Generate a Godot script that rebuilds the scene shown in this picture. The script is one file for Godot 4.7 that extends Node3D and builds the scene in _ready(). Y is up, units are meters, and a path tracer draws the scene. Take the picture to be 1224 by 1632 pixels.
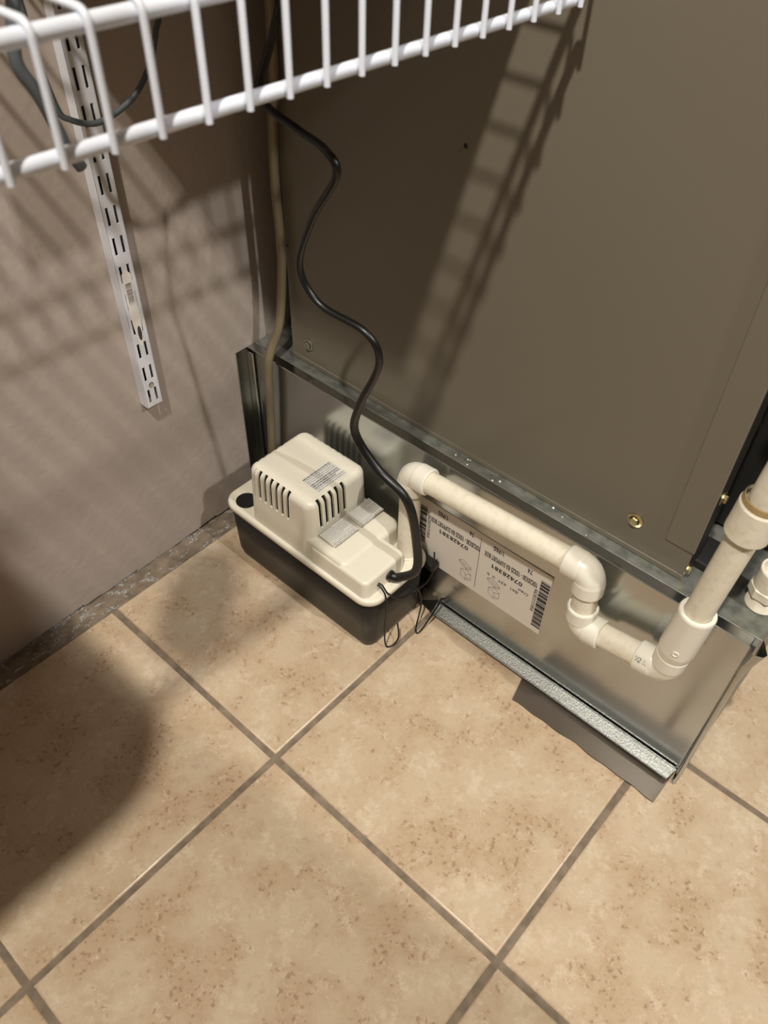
extends Node3D
# A furnace closet: left wall with a wire shelf, a furnace standing on a sheet-metal
# return-air box, a condensate pump and its white drain pipe. Left wall is x = -0.03,
# the front of the box is z = 0, the floor is y = 0, metres.

const WALL_X := -0.03
const BOX_TOP := 0.2605
const FURN_Z := -0.029
const PITCH := 0.325

var rng := RandomNumberGenerator.new()
var M := {}
var used := {}

# ------------------------------------------------------------------ helpers
func numbered(called: String) -> String:
	if not used.has(called):
		used[called] = 0
		return called
	used[called] += 1
	return "%s_%03d" % [called, used[called]]

func thing(called: String, label: String, category: String, at := Vector3.ZERO, group := "") -> Node3D:
	var o := Node3D.new()
	o.name = numbered(called)
	add_child(o)
	o.position = at
	o.set_meta("label", label)
	o.set_meta("category", category)
	if group:
		o.set_meta("group", group)
	return o

func structure(called: String, label: String, category: String) -> Node3D:
	var o := thing(called, label, category)
	o.set_meta("kind", "structure")
	return o

func sb() -> SurfaceTool:
	var st := SurfaceTool.new()
	st.begin(Mesh.PRIMITIVE_TRIANGLES)
	return st

func mesh_of(st: SurfaceTool) -> ArrayMesh:
	st.index()
	st.generate_normals()
	return st.commit()

func put(called: String, m: Mesh, mat: Material, parent: Node) -> MeshInstance3D:
	var o := MeshInstance3D.new()
	o.name = called
	o.mesh = m
	o.material_override = mat
	parent.add_child(o, true)
	return o

func build(called: String, st: SurfaceTool, mat: Material, parent: Node) -> MeshInstance3D:
	return put(called, mesh_of(st), mat, parent)

func tri(st: SurfaceTool, a: Vector3, b: Vector3, c: Vector3, g := -1) -> void:
	# a, b, c run counter-clockwise seen from outside
	st.set_smooth_group(g)
	st.add_vertex(a)
	st.set_smooth_group(g)
	st.add_vertex(c)
	st.set_smooth_group(g)
	st.add_vertex(b)

func quad(st: SurfaceTool, a: Vector3, b: Vector3, c: Vector3, d: Vector3, g := -1) -> void:
	tri(st, a, b, c, g)
	tri(st, a, c, d, g)

func box(st: SurfaceTool, lo: Vector3, hi: Vector3, bev := 0.0) -> void:
	# a box with chamfered edges
	var b: float = min(bev, min(hi.x - lo.x, min(hi.y - lo.y, hi.z - lo.z)) * 0.45)
	var c := (lo + hi) * 0.5
	var h := (hi - lo) * 0.5
	if b <= 0.0:
		for ax in 3:
			for s in [-1.0, 1.0]:
				var u := Vector3.ZERO
				var v := Vector3.ZERO
				var n := Vector3.ZERO
				n[ax] = s * h[ax]
				u[(ax + 1) % 3] = h[(ax + 1) % 3]
				v[(ax + 2) % 3] = h[(ax + 2) % 3] * s
				quad(st, c + n - u - v, c + n + u - v, c + n + u + v, c + n - u + v)
		return
	for ax in 3:
		var a1 := (ax + 1) % 3
		var a2 := (ax + 2) % 3
		for s in [-1.0, 1.0]:
			var n := Vector3.ZERO
			var u := Vector3.ZERO
			var v := Vector3.ZERO
			n[ax] = s * h[ax]
			u[a1] = h[a1] - b
			v[a2] = (h[a2] - b) * s
			quad(st, c + n - u - v, c + n + u - v, c + n + u + v, c + n - u + v)
		for s1 in [-1.0, 1.0]:
			for s2 in [-1.0, 1.0]:
				var e := Vector3.ZERO
				e[ax] = h[ax] - b
				var p := Vector3.ZERO
				p[a1] = s1 * h[a1]
				p[a2] = s2 * (h[a2] - b)
				var q := Vector3.ZERO
				q[a1] = s1 * (h[a1] - b)
				q[a2] = s2 * h[a2]
				if s1 * s2 > 0:
					quad(st, c + p - e, c + p + e, c + q + e, c + q - e)
				else:
					quad(st, c + q - e, c + q + e, c + p + e, c + p - e)
	for sx in [-1.0, 1.0]:
		for sy in [-1.0, 1.0]:
			for sz in [-1.0, 1.0]:
				var px := c + Vector3(sx * h.x, sy * (h.y - b), sz * (h.z - b))
				var py := c + Vector3(sx * (h.x - b), sy * h.y, sz * (h.z - b))
				var pz := c + Vector3(sx * (h.x - b), sy * (h.y - b), sz * h.z)
				if sx * sy * sz > 0:
					tri(st, px, py, pz)
				else:
					tri(st, px, pz, py)

func sweep(st: SurfaceTool, pts: Array, radii: Array, n := 14, capped := true, flat := 1.0, ref := Vector3.ZERO) -> void:
	# a tube along pts; flat < 1 squashes it along the second axis; ref keeps that axis steady
	var prev := Vector3.ZERO
	var ring: Array = []
	var up := Vector3.UP
	for i in pts.size():
		var a: Vector3 = pts[max(i - 1, 0)]
		var b: Vector3 = pts[min(i + 1, pts.size() - 1)]
		var t := (b - a).normalized()
		if ref != Vector3.ZERO:
			up = (ref - t * ref.dot(t)).normalized()
		elif i == 0:
			up = t.cross(Vector3(0.31, 0.9, 0.17)).normalized()
		else:
			up = (up - t * up.dot(t)).normalized()
		var side := t.cross(up)
		var r: float = radii[min(i, radii.size() - 1)]
		var now: Array = []
		for k in n:
			var w := TAU * k / n
			now.append(pts[i] + (side * cos(w) + up * sin(w) * flat) * r)
		if i > 0:
			for k in n:
				var k2 := (k + 1) % n
				quad(st, ring[k], ring[k2], now[k2], now[k], 1)
		if capped and (i == 0 or i == pts.size() - 1):
			for k in n:
				var k2 := (k + 1) % n
				if i == 0:
					tri(st, pts[i], now[k2], now[k])
				else:
					tri(st, pts[i], now[k], now[k2])
		ring = now
		prev = t

func lathe(st: SurfaceTool, at: Vector3, axis: Vector3, prof: Array, n := 20, sides := false) -> void:
	# prof: Vector2(radius, height along the axis)
	var t := axis.normalized()
	var u := t.cross(Vector3(0.31, 0.12, 0.94)).normalized()
	var v := t.cross(u)
	for i in prof.size() - 1:
		var p: Vector2 = prof[i]
		var q: Vector2 = prof[i + 1]
		for k in n:
			var w := TAU * k / n
			var w2 := TAU * (k + 1) / n
			var d := u * cos(w) + v * sin(w)
			var d2 := u * cos(w2) + v * sin(w2)
			var g := i + 2
			if sides:
				g = -1
			var a := at + t * p.y + d * p.x
			var b := at + t * p.y + d2 * p.x
			var c := at + t * q.y + d2 * q.x
			var e := at + t * q.y + d * q.x
			if p.x < 1e-6:
				tri(st, a, c, e, g)
			elif q.x < 1e-6:
				tri(st, a, b, c, g)
			else:
				quad(st, a, b, c, e, g)

func curve(pts: Array, steps := 8) -> Array:
	# Catmull-Rom through the points
	var out: Array = []
	for i in pts.size() - 1:
		var p0: Vector3 = pts[max(i - 1, 0)]
		var p1: Vector3 = pts[i]
		var p2: Vector3 = pts[i + 1]
		var p3: Vector3 = pts[min(i + 2, pts.size() - 1)]
		for k in steps:
			out.append(p1.cubic_interpolate(p2, p0, p3, float(k) / steps))
	out.append(pts[-1])
	return out

func bend(a: Vector3, c: Vector3, b: Vector3, r: float, n := 8) -> Array:
	# a straight run from a towards the corner c, an arc of radius r, a straight run to b
	var d1 := (a - c).normalized()
	var d2 := (b - c).normalized()
	var ang := acos(clampf(d1.dot(d2), -1, 1))
	var cut := r / tan(ang / 2)
	var mid := (d1 + d2).normalized()
	var o := c + mid * (r / sin(ang / 2))
	var s := c + d1 * cut - o
	var e := c + d2 * cut - o
	var out: Array = [a]
	for i in n + 1:
		out.append(o + s.slerp(e, float(i) / n))
	out.append(b)
	return out

func ring_rect(x0: float, x1: float, z0: float, z1: float, r: float, step := 0.0) -> Array:
	# rounded rectangle, counter-clockwise seen from above: [position, outward normal]
	var out: Array = []
	var cs := [[x1 - r, z1 - r, PI / 2, 0.0], [x1 - r, z0 + r, 0.0, -PI / 2], [x0 + r, z0 + r, -PI / 2, -PI], [x0 + r, z1 - r, PI, PI / 2]]
	var n := 8
	for i in 4:
		var c: Array = cs[i]
		for k in n + 1:
			var w: float = lerp(float(c[2]), float(c[3]), float(k) / n)
			out.append([Vector2(c[0] + r * cos(w), c[1] + r * sin(w)), Vector2(cos(w), sin(w))])
		if step > 0.0:
			var nx: Array = cs[(i + 1) % 4]
			var w2: float = c[3]
			var a := Vector2(c[0] + r * cos(w2), c[1] + r * sin(w2))
			var b := Vector2(nx[0] + r * cos(w2), nx[1] + r * sin(w2))
			var m := int(round(a.distance_to(b) / step))
			for k in range(1, m):
				out.append([a.lerp(b, float(k) / m), Vector2(cos(w2), sin(w2))])
	return out

func loft(st: SurfaceTool, ring: Array, prof: Array, skip = null, wall := 0.0, cap_top := true, cap_bottom := false) -> void:
	# prof rows: Vector2(inset, y). skip(point, normal, y) leaves a hole whose rim is wall deep
	var n := ring.size()
	var P := func(k: int, i: int) -> Vector3:
		var e: Array = ring[k % n]
		var q: Vector2 = e[0] - e[1] * prof[i].x
		return Vector3(q.x, prof[i].y, q.y)
	var hole := func(k: int, i: int) -> bool:
		if skip == null or i < 0 or i >= prof.size() - 1:
			return false
		var a: Vector3 = P.call((k + n) % n, i)
		var b: Vector3 = P.call((k + 1 + n) % n, i + 1)
		return skip.call((a + b) * 0.5, ring[(k + n) % n][1])
	for i in prof.size() - 1:
		for k in n:
			var a: Vector3 = P.call(k, i)
			var b: Vector3 = P.call(k + 1, i)
			var c: Vector3 = P.call(k + 1, i + 1)
			var d: Vector3 = P.call(k, i + 1)
			if hole.call(k, i):
				var e: Vector2 = ring[k][1]
				var inw := Vector3(-e.x, -0.35 if i > prof.size() / 2 else 0.0, -e.y) * wall
				if not hole.call(k - 1, i):
					quad(st, a, d, d + inw, a + inw)
				if not hole.call(k + 1, i):
					quad(st, b, b + inw, c + inw, c)
				if not hole.call(k, i - 1):
					quad(st, a, a + inw, b + inw, b)
				if not hole.call(k, i + 1):
					quad(st, d, c, c + inw, d + inw)
				continue
			quad(st, a, b, c, d, 1)
	if cap_top:
		var mid := Vector3.ZERO
		for k in n:
			mid += P.call(k, prof.size() - 1) / n
		for k in n:
			tri(st, mid, P.call(k, prof.size() - 1), P.call(k + 1, prof.size() - 1), 1)
	if cap_bottom:
		var mid := Vector3.ZERO
		for k in n:
			mid += P.call(k, 0) / n
		for k in n:
			tri(st, mid, P.call(k + 1, 0), P.call(k, 0))

func rounded(inset0: float, y0: float, y1: float, r: float, draft := 0.0, rows := 6, cells := 1) -> Array:
	# profile of a wall from y0 up to y1 with a rounded shoulder of radius r
	var out: Array = []
	for i in cells:
		var f := float(i) / cells
		out.append(Vector2(inset0 + draft * f, lerp(y0, y1 - r, f)))
	for i in rows + 1:
		var w := PI / 2 * i / rows
		out.append(Vector2(inset0 + draft + r * (1 - cos(w)), y1 - r + r * sin(w)))
	return out

func flat_card(w: float, h: float) -> ArrayMesh:
	# a sheet in its own x-y plane with texture coordinates, facing +z
	var st := sb()
	var c := [Vector3(-w / 2, -h / 2, 0), Vector3(w / 2, -h / 2, 0), Vector3(w / 2, h / 2, 0), Vector3(-w / 2, h / 2, 0)]
	var t := [Vector2(0, 1), Vector2(1, 1), Vector2(1, 0), Vector2(0, 0)]
	for k in [0, 2, 1, 0, 3, 2]:
		st.set_uv(t[k])
		st.set_normal(Vector3(0, 0, 1))
		st.add_vertex(c[k])
	st.index()
	return st.commit()

func mat(color: Color, rough := 0.5, metal := 0.0, spec := 0.5) -> StandardMaterial3D:
	var m := StandardMaterial3D.new()
	m.albedo_color = color
	m.roughness = rough
	m.metallic = metal
	m.metallic_specular = spec
	return m

func noise_tex(seed_: int, freq: float, ramp: Array, size := 512, normal := false, strength := 4.0, fractal := 4) -> NoiseTexture2D:
	var n := FastNoiseLite.new()
	n.seed = seed_
	n.frequency = freq
	n.fractal_octaves = fractal
	var t := NoiseTexture2D.new()
	t.width = size
	t.height = size
	t.seamless = true
	t.noise = n
	if normal:
		t.as_normal_map = true
		t.bump_strength = strength
	elif ramp.size():
		var g := Gradient.new()
		g.offsets = PackedFloat32Array(ramp.map(func(e): return e[0]))
		g.colors = PackedColorArray(ramp.map(func(e): return e[1]))
		t.color_ramp = g
	return t

func tile_texture(seed_: int) -> ImageTexture:
	# mottled stone-look glaze: broad clouds, warm blotches, pale flecks and a few dark pits
	var size := 512
	var big := FastNoiseLite.new()
	big.seed = seed_
	big.frequency = 0.006
	big.fractal_octaves = 4
	var blot := FastNoiseLite.new()
	blot.seed = seed_ + 7
	blot.frequency = 0.016
	blot.fractal_octaves = 5
	blot.fractal_gain = 0.6
	var fine := FastNoiseLite.new()
	fine.seed = seed_ + 13
	fine.frequency = 0.045
	fine.fractal_octaves = 6
	fine.fractal_gain = 0.65
	var warp := FastNoiseLite.new()
	warp.seed = seed_ + 29
	warp.frequency = 0.022
	warp.fractal_octaves = 5
	warp.fractal_gain = 0.6
	warp.domain_warp_enabled = true
	warp.domain_warp_amplitude = 30.0
	warp.domain_warp_frequency = 0.02
	var pits := FastNoiseLite.new()
	pits.seed = seed_ + 31
	pits.frequency = 0.075
	pits.fractal_octaves = 2
	var squig := FastNoiseLite.new()
	squig.seed = seed_ + 37
	squig.frequency = 0.06
	squig.fractal_octaves = 2
	var im := Image.create(size, size, false, Image.FORMAT_RGB8)
	var base := Color(0.775, 0.70, 0.597)
	var warm := Color(0.685, 0.575, 0.46)
	var pale := Color(0.86, 0.81, 0.725)
	var dark := Color(0.42, 0.31, 0.22)
	for y in size:
		for x in size:
			var a := big.get_noise_2d(x, y)
			var b := blot.get_noise_2d(x, y)
			var f := fine.get_noise_2d(x, y)
			var w := warp.get_noise_2d(x * 1.0, y * 1.0)
			var c := base.lerp(warm, clampf(0.38 + a * 1.1 + b * 0.9, 0, 1) * 0.66)
			c = c.lerp(pale, smoothstep(-0.05, 0.55, b * 0.4 - a * 0.35 + f * 0.7) * 0.5)
			c = c.lerp(pale, (1.0 - smoothstep(0.0, 0.07, absf(w + b * 0.3))) * smoothstep(-0.25, 0.35, f + b * 0.5) * 0.5)
			c = c.lerp(dark, smoothstep(0.15, 0.75, f * 0.9 - b * 0.45) * 0.22)
			var q := squig.get_noise_2d(x, y)
			c = c.lerp(pale, (1.0 - smoothstep(0.0, 0.055, absf(q))) * smoothstep(0.0, 0.3, b + f * 0.4 + 0.05) * 0.55)
			c = c.lerp(dark, smoothstep(0.34, 0.52, pits.get_noise_2d(x, y)) * smoothstep(0.05, 0.35, a + b) * 0.32)
			im.set_pixel(x, y, c)
	return ImageTexture.create_from_image(im)

func print_texture(w: int, h: int, seed_: int, paper: Color, ink: Color, rows: int, bold_rows: Array, kind := "text") -> ImageTexture:
	# unreadably small print: rows of word-length dashes, or the bars of a bar code
	var r := RandomNumberGenerator.new()
	r.seed = seed_
	var im := Image.create(w, h, false, Image.FORMAT_RGB8)
	im.fill(paper)
	if kind == "bars":
		var x := 6
		while x < w - 8:
			var t := r.randi_range(1, 4)
			im.fill_rect(Rect2i(x, 4, t, h - 8), ink)
			x += t + r.randi_range(1, 4)
		return ImageTexture.create_from_image(im)
	var rh := float(h) / rows
	for k in rows:
		var x := int(w * 0.03)
		var heavy := k in bold_rows
		var stop := int(w * (0.97 if r.randf() < 0.75 else r.randf_range(0.45, 0.9)))
		var y0 := int(rh * k + rh * 0.2)
		while x < stop:
			var word := r.randi_range(2, 8)
			for j in word:
				if x >= stop:
					break
				var cw := 4 if heavy else 3
				var tall := int(rh * (0.68 if heavy else 0.5))
				im.fill_rect(Rect2i(x, y0 + r.randi_range(0, 1), cw - 1, tall), paper.lerp(ink, r.randf_range(0.5, 1.0) if not heavy else 1.0))
				x += cw
			x += 3
	return ImageTexture.create_from_image(im)

func text(called: String, words: String, parent: Node, at: Vector3, basis_: Basis, height: float, squeeze := 1.0, font := "Droid Sans", bold := false, ink: Material = null) -> MeshInstance3D:
	var t := TextMesh.new()
	var f := SystemFont.new()
	f.font_names = PackedStringArray([font])
	f.font_weight = 700 if bold else 400
	t.font = f
	t.text = words
	t.font_size = 32
	t.pixel_size = height / 23.0
	t.depth = 0.0002
	t.curve_step = 2.0
	t.horizontal_alignment = HORIZONTAL_ALIGNMENT_CENTER
	t.vertical_alignment = VERTICAL_ALIGNMENT_CENTER
	var o := put(called, t, ink if ink else M.ink, parent)
	o.transform = Transform3D(basis_ * Basis.from_scale(Vector3(squeeze, 1, 1)), at)
	return o

# ------------------------------------------------------------------ materials
func make_materials() -> void:
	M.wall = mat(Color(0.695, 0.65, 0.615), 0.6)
	M.wall.albedo_texture = noise_tex(3, 0.01, [[0.0, Color(0.95, 0.95, 0.95)], [1.0, Color(1, 1, 1)]], 256)
	M.wall.uv1_triplanar = true
	M.wall.uv1_world_triplanar = true
	M.wall.uv1_scale = Vector3(2, 2, 2)
	M.wall.normal_enabled = true
	M.wall.normal_texture = noise_tex(5, 0.05, [], 512, true, 1.5)
	M.wall.normal_scale = 0.25
	M.wall_far = mat(Color(0.47, 0.43, 0.395), 0.8)  # darker than the left wall, so the unseen walls bounce less light
	M.wood = mat(Color(0.36, 0.26, 0.18), 0.5)  # dark brown for the added door, keeps bounced light low
	M.ceiling = mat(Color(0.85, 0.84, 0.82), 0.9)
	M.grout = mat(Color(0.56, 0.50, 0.43), 0.9)
	M.grout.albedo_texture = noise_tex(8, 0.03, [[0.0, Color(0.75, 0.75, 0.75)], [1.0, Color(1, 1, 1)]], 256)
	M.grout.uv1_triplanar = true
	M.grout.uv1_world_triplanar = true
	M.grout.uv1_scale = Vector3(6, 6, 6)
	M.tiles = []
	for i in 3:
		var m := mat(Color(1, 1, 1), 0.34)
		m.albedo_texture = tile_texture(101 + i * 17)
		m.metallic_specular = 0.5
		m.normal_enabled = true
		m.normal_texture = noise_tex(60 + i, 0.03, [], 512, true, 3.0)
		m.normal_scale = 0.12
		M.tiles.append(m)
	M.dust = mat(Color(0.68, 0.67, 0.66), 0.95)
	M.dust.albedo_texture = noise_tex(21, 0.05, [[0.0, Color(0.35, 0.33, 0.31)], [0.45, Color(0.75, 0.72, 0.68)], [0.62, Color(0.9, 0.88, 0.85)], [0.75, Color(1, 1, 1)]], 512)
	M.dust.uv1_triplanar = true
	M.dust.uv1_world_triplanar = true
	M.dust.uv1_scale = Vector3(9, 9, 9)
	M.galv = mat(Color(0.70, 0.71, 0.705), 0.21, 1.0)
	M.strip = mat(Color(0.37, 0.335, 0.30), 0.38, 0.35)
	M.spangle = mat(Color(0.74, 0.75, 0.74), 0.42, 1.0)
	M.spangle.albedo_texture = noise_tex(41, 0.09, [[0.25, Color(0.8, 0.82, 0.82)], [0.6, Color(1, 1, 1)]], 512)
	M.spangle.normal_enabled = true
	M.spangle.normal_texture = noise_tex(43, 0.09, [], 512, true, 6.0)
	M.spangle.normal_scale = 0.12
	M.spangle.uv1_triplanar = true
	M.spangle.uv1_world_triplanar = true
	M.spangle.uv1_scale = Vector3(7, 7, 7)
	M.galv_dull = mat(Color(0.66, 0.67, 0.65), 0.5, 0.8)
	M.galv_dull.albedo_texture = noise_tex(47, 0.02, [[0.2, Color(0.78, 0.79, 0.78)], [0.5, Color(0.93, 0.93, 0.91)], [0.8, Color(1, 1, 1)]], 512)
	M.galv_dull.uv1_triplanar = true
	M.galv_dull.uv1_world_triplanar = true
	M.galv_dull.uv1_scale = Vector3(4, 4, 4)
	M.paint = mat(Color(0.435, 0.41, 0.36), 0.40)
	M.paint.normal_enabled = true
	M.paint.normal_texture = noise_tex(51, 0.008, [], 512, true, 1.5, 2)
	M.paint.normal_scale = 0.08
	M.paint.uv1_triplanar = true
	M.paint.uv1_world_triplanar = true
	M.black_inside = mat(Color(0.075, 0.07, 0.065), 0.7)  # near-black: foam, plus interior and under-flange shade put into the colour
	M.dark_steel = mat(Color(0.16, 0.155, 0.145), 0.5, 0.3)
	M.brass = mat(Color(0.80, 0.76, 0.60), 0.32, 1.0)
	M.zinc = mat(Color(0.78, 0.78, 0.75), 0.3, 1.0)
	M.pvc = mat(Color(0.90, 0.885, 0.835), 0.32)
	M.pvc_aged = mat(Color(0.895, 0.87, 0.80), 0.38)
	M.pvc_aged.albedo_texture = noise_tex(71, 0.02, [[0.0, Color(0.93, 0.91, 0.86)], [0.5, Color(1, 1, 1)], [1.0, Color(1, 1, 1)]], 512)
	M.pvc_aged.uv1_triplanar = true
	M.pvc_aged.uv1_world_triplanar = true
	M.pvc_aged.uv1_scale = Vector3(8, 8, 8)
	M.glue = mat(Color(0.62, 0.54, 0.38), 0.3)
	M.pump_white = mat(Color(0.885, 0.865, 0.80), 0.36)
	M.pump_black = mat(Color(0.105, 0.103, 0.10), 0.42)
	M.pump_core = mat(Color(0.06, 0.058, 0.055), 0.8)
	M.rubber = mat(Color(0.075, 0.08, 0.085), 0.42)
	M.cord = mat(Color(0.075, 0.08, 0.085), 0.36)
	M.thin_wire = mat(Color(0.05, 0.05, 0.05), 0.45)
	M.vinyl = mat(Color(0.47, 0.43, 0.34, 1.0), 0.3)
	M.vinyl.backlight_enabled = true
	M.vinyl.backlight = Color(0.4, 0.37, 0.28)
	M.shelf = mat(Color(0.85, 0.875, 0.925), 0.32)
	M.standard = mat(Color(0.85, 0.86, 0.89), 0.4)
	M.slot_dark = mat(Color(0.25, 0.25, 0.26), 0.8)
	M.cable_grey = mat(Color(0.30, 0.325, 0.34), 0.5)
	M.cardboard = mat(Color(0.62, 0.47, 0.32), 0.85)
	M.cardboard.albedo_texture = noise_tex(81, 0.02, [[0.0, Color(0.85, 0.85, 0.85)], [1.0, Color(1, 1, 1)]], 256)
	M.cardboard.uv1_triplanar = true
	M.tape = mat(Color(0.72, 0.60, 0.42), 0.3)
	M.label = mat(Color(0.86, 0.84, 0.81), 0.5)
	M.ink = mat(Color(0.16, 0.155, 0.15), 0.6)
	M.sticker = mat(Color(0.93, 0.92, 0.90), 0.6)
	M.lamp = mat(Color(1, 1, 1), 0.5)
	M.lamp.emission_enabled = true
	M.lamp.emission = Color(1.0, 0.93, 0.82)
	M.lamp.emission_energy_multiplier = 3.0
	M.lamp_rim = mat(Color(0.9, 0.9, 0.9), 0.4)

# ------------------------------------------------------------------ scene
func _ready() -> void:
	rng.seed = 11
	# --- camera
	var cam := Camera3D.new()
	cam.name = "camera"
	var at := CameraAttributesPhysical.new()
	at.frustum_focal_length = 12.0 / tan(deg_to_rad(64.25624 / 2.0))
	at.exposure_aperture = 6.4
	at.frustum_focus_distance = 1.0
	at.frustum_near = 0.05
	cam.attributes = at
	cam.fov = 64.25624
	cam.near = 0.05
	cam.transform = Transform3D(Basis(Vector3(0.74377, 0.02092, -0.66811), Vector3(-0.49004, 0.69685, -0.5237), Vector3(0.45462, 0.71691, 0.52854)).orthonormalized(), Vector3(0.7145, 0.895, 0.5728))
	add_child(cam)
	cam.current = true
	# --- exposure and air
	var env := Environment.new()
	env.background_mode = Environment.BG_COLOR
	env.background_color = Color(0, 0, 0)
	env.tonemap_mode = Environment.TONE_MAPPER_LINEAR
	env.tonemap_exposure = 1.0
	env.sdfgi_enabled = true
	env.ssao_enabled = true
	env.ssil_enabled = true
	var we := WorldEnvironment.new()
	we.name = "environment"
	we.environment = env
	add_child(we)
	make_materials()
	# --- lamps out of view: one overhead, one far right lighting the left wall
	unseen_ceiling_lamp(Vector3(0.76, 2.40, 1.10), 0.036, 4.7, Color(1.0, 0.97, 0.915), "unseen round ceiling lamp overhead, casting the shelf shadow on furnace and floor")
	unseen_ceiling_lamp(Vector3(2.15, 2.40, 0.16), 0.036, 3.4, Color(1.0, 0.985, 0.965), "unseen round ceiling lamp far out to the right, lighting the left wall")
	room()
	blocker_door()
	floor_tiles()
	return_box()
	furnace()
	pump()
	drain_pipe()
	shelf()
	standard()
	cords()
	small_things()

func unseen_ceiling_lamp(p: Vector3, r: float, energy: float, color: Color, label: String) -> void:
	var t := thing("unseen_ceiling_lamp", label, "lamp", p + Vector3(0, 0.0, 0), "unseen ceiling lamps")
	var st := sb()
	lathe(st, Vector3(0, 0.048, 0), Vector3.DOWN, [Vector2(0, 0), Vector2(r * 2.4, 0), Vector2(r * 2.4, 0.03), Vector2(r * 1.6, 0.04), Vector2(r * 1.02, 0.04)], 32)
	build("rim", st, M.lamp_rim, t)
	st = sb()
	lathe(st, Vector3(0, 0.012, 0), Vector3.DOWN, [Vector2(r, -0.004), Vector2(r, 0.003), Vector2(r * 0.7, 0.008), Vector2(0, 0.010)], 32)
	build("diffuser", st, M.lamp, t)
	var l := SpotLight3D.new()
	l.name = "lamp_light"
	l.position = Vector3(0, -0.012 - r, 0)
	l.rotation.x = -PI / 2
	l.spot_angle = 66.0
	l.spot_angle_attenuation = 0.6
	l.light_color = color
	l.light_energy = energy
	l.light_size = r
	l.spot_range = 12.0
	l.spot_attenuation = 2.0
	l.shadow_enabled = true
	t.add_child(l)

func room() -> void:
	var o := structure("wall_left", "beige painted drywall behind the wire shelf and slotted standard", "wall")
	# drywall ends in a ragged edge just above the floor
	var st := sb()
	var n := 150
	var z0 := -0.95
	var z1 := 3.4
	for i in n:
		var a: float = lerp(z0, z1, float(i) / n)
		var b: float = lerp(z0, z1, float(i + 1) / n)
		var ya := ragged(a)
		var yb := ragged(b)
		quad(st, Vector3(WALL_X, ya, b), Vector3(WALL_X, ya, a) if false else Vector3(WALL_X, ya, a), Vector3(WALL_X, 2.45, a), Vector3(WALL_X, 2.45, b))
		quad(st, Vector3(WALL_X - 0.013, ya, a), Vector3(WALL_X, ya, a), Vector3(WALL_X, yb, b), Vector3(WALL_X - 0.013, yb, b))
	box(st, Vector3(WALL_X - 0.12, -0.03, z0), Vector3(WALL_X - 0.013, 2.45, z1))
	build("drywall", st, M.wall, o)
	for s in [["wall_back", Vector3(-0.15, -0.03, -1.05), Vector3(4.3, 2.45, -0.95), "unseen darkened beige wall behind the furnace", M.wall_far],
			["wall_right", Vector3(4.2, -0.03, -0.95), Vector3(4.3, 2.45, 3.4), "unseen darkened beige wall on the right side of the room", M.wall_far],
			["wall_front", Vector3(-0.15, -0.03, 3.4), Vector3(4.3, 2.45, 3.5), "unseen darkened beige wall opposite the furnace", M.wall_far],
			["ceiling", Vector3(-0.15, 2.45, -1.05), Vector3(4.3, 2.55, 3.5), "white ceiling with unseen round lamps", M.ceiling]]:
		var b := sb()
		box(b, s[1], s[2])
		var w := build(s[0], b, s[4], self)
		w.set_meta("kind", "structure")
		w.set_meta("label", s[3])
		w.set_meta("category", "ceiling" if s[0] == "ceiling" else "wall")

func blocker_door() -> void:
	# added door out of view, blocks the right lamp from wall and floor
	var o := structure("door_1", "added brown door out of view, blocking lamp light from wall and floor", "door")
	o.position = Vector3(1.02, 0.0, 0.27)
	var st := sb()
	box(st, Vector3(0, 0.012, 0), Vector3(0.035, 2.03, 0.76), 0.002)
	build("door_leaf", st, M.wood, o)
	st = sb()
	lathe(st, Vector3(0, 0.96, 0.06), Vector3(-1, 0, 0), [Vector2(0.03, 0), Vector2(0.03, 0.006), Vector2(0.011, 0.010), Vector2(0.011, 0.03), Vector2(0.026, 0.042), Vector2(0.026, 0.056), Vector2(0, 0.062)], 24)
	build("door_knob", st, M.zinc, o)

func ragged(z: float) -> float:
	return 0.001 + 0.0035 * (sin(z * 23.0) * 0.5 + sin(z * 57.0 + 1.0) * 0.3 + sin(z * 131.0 + 2.0) * 0.25) + 0.002

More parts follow.
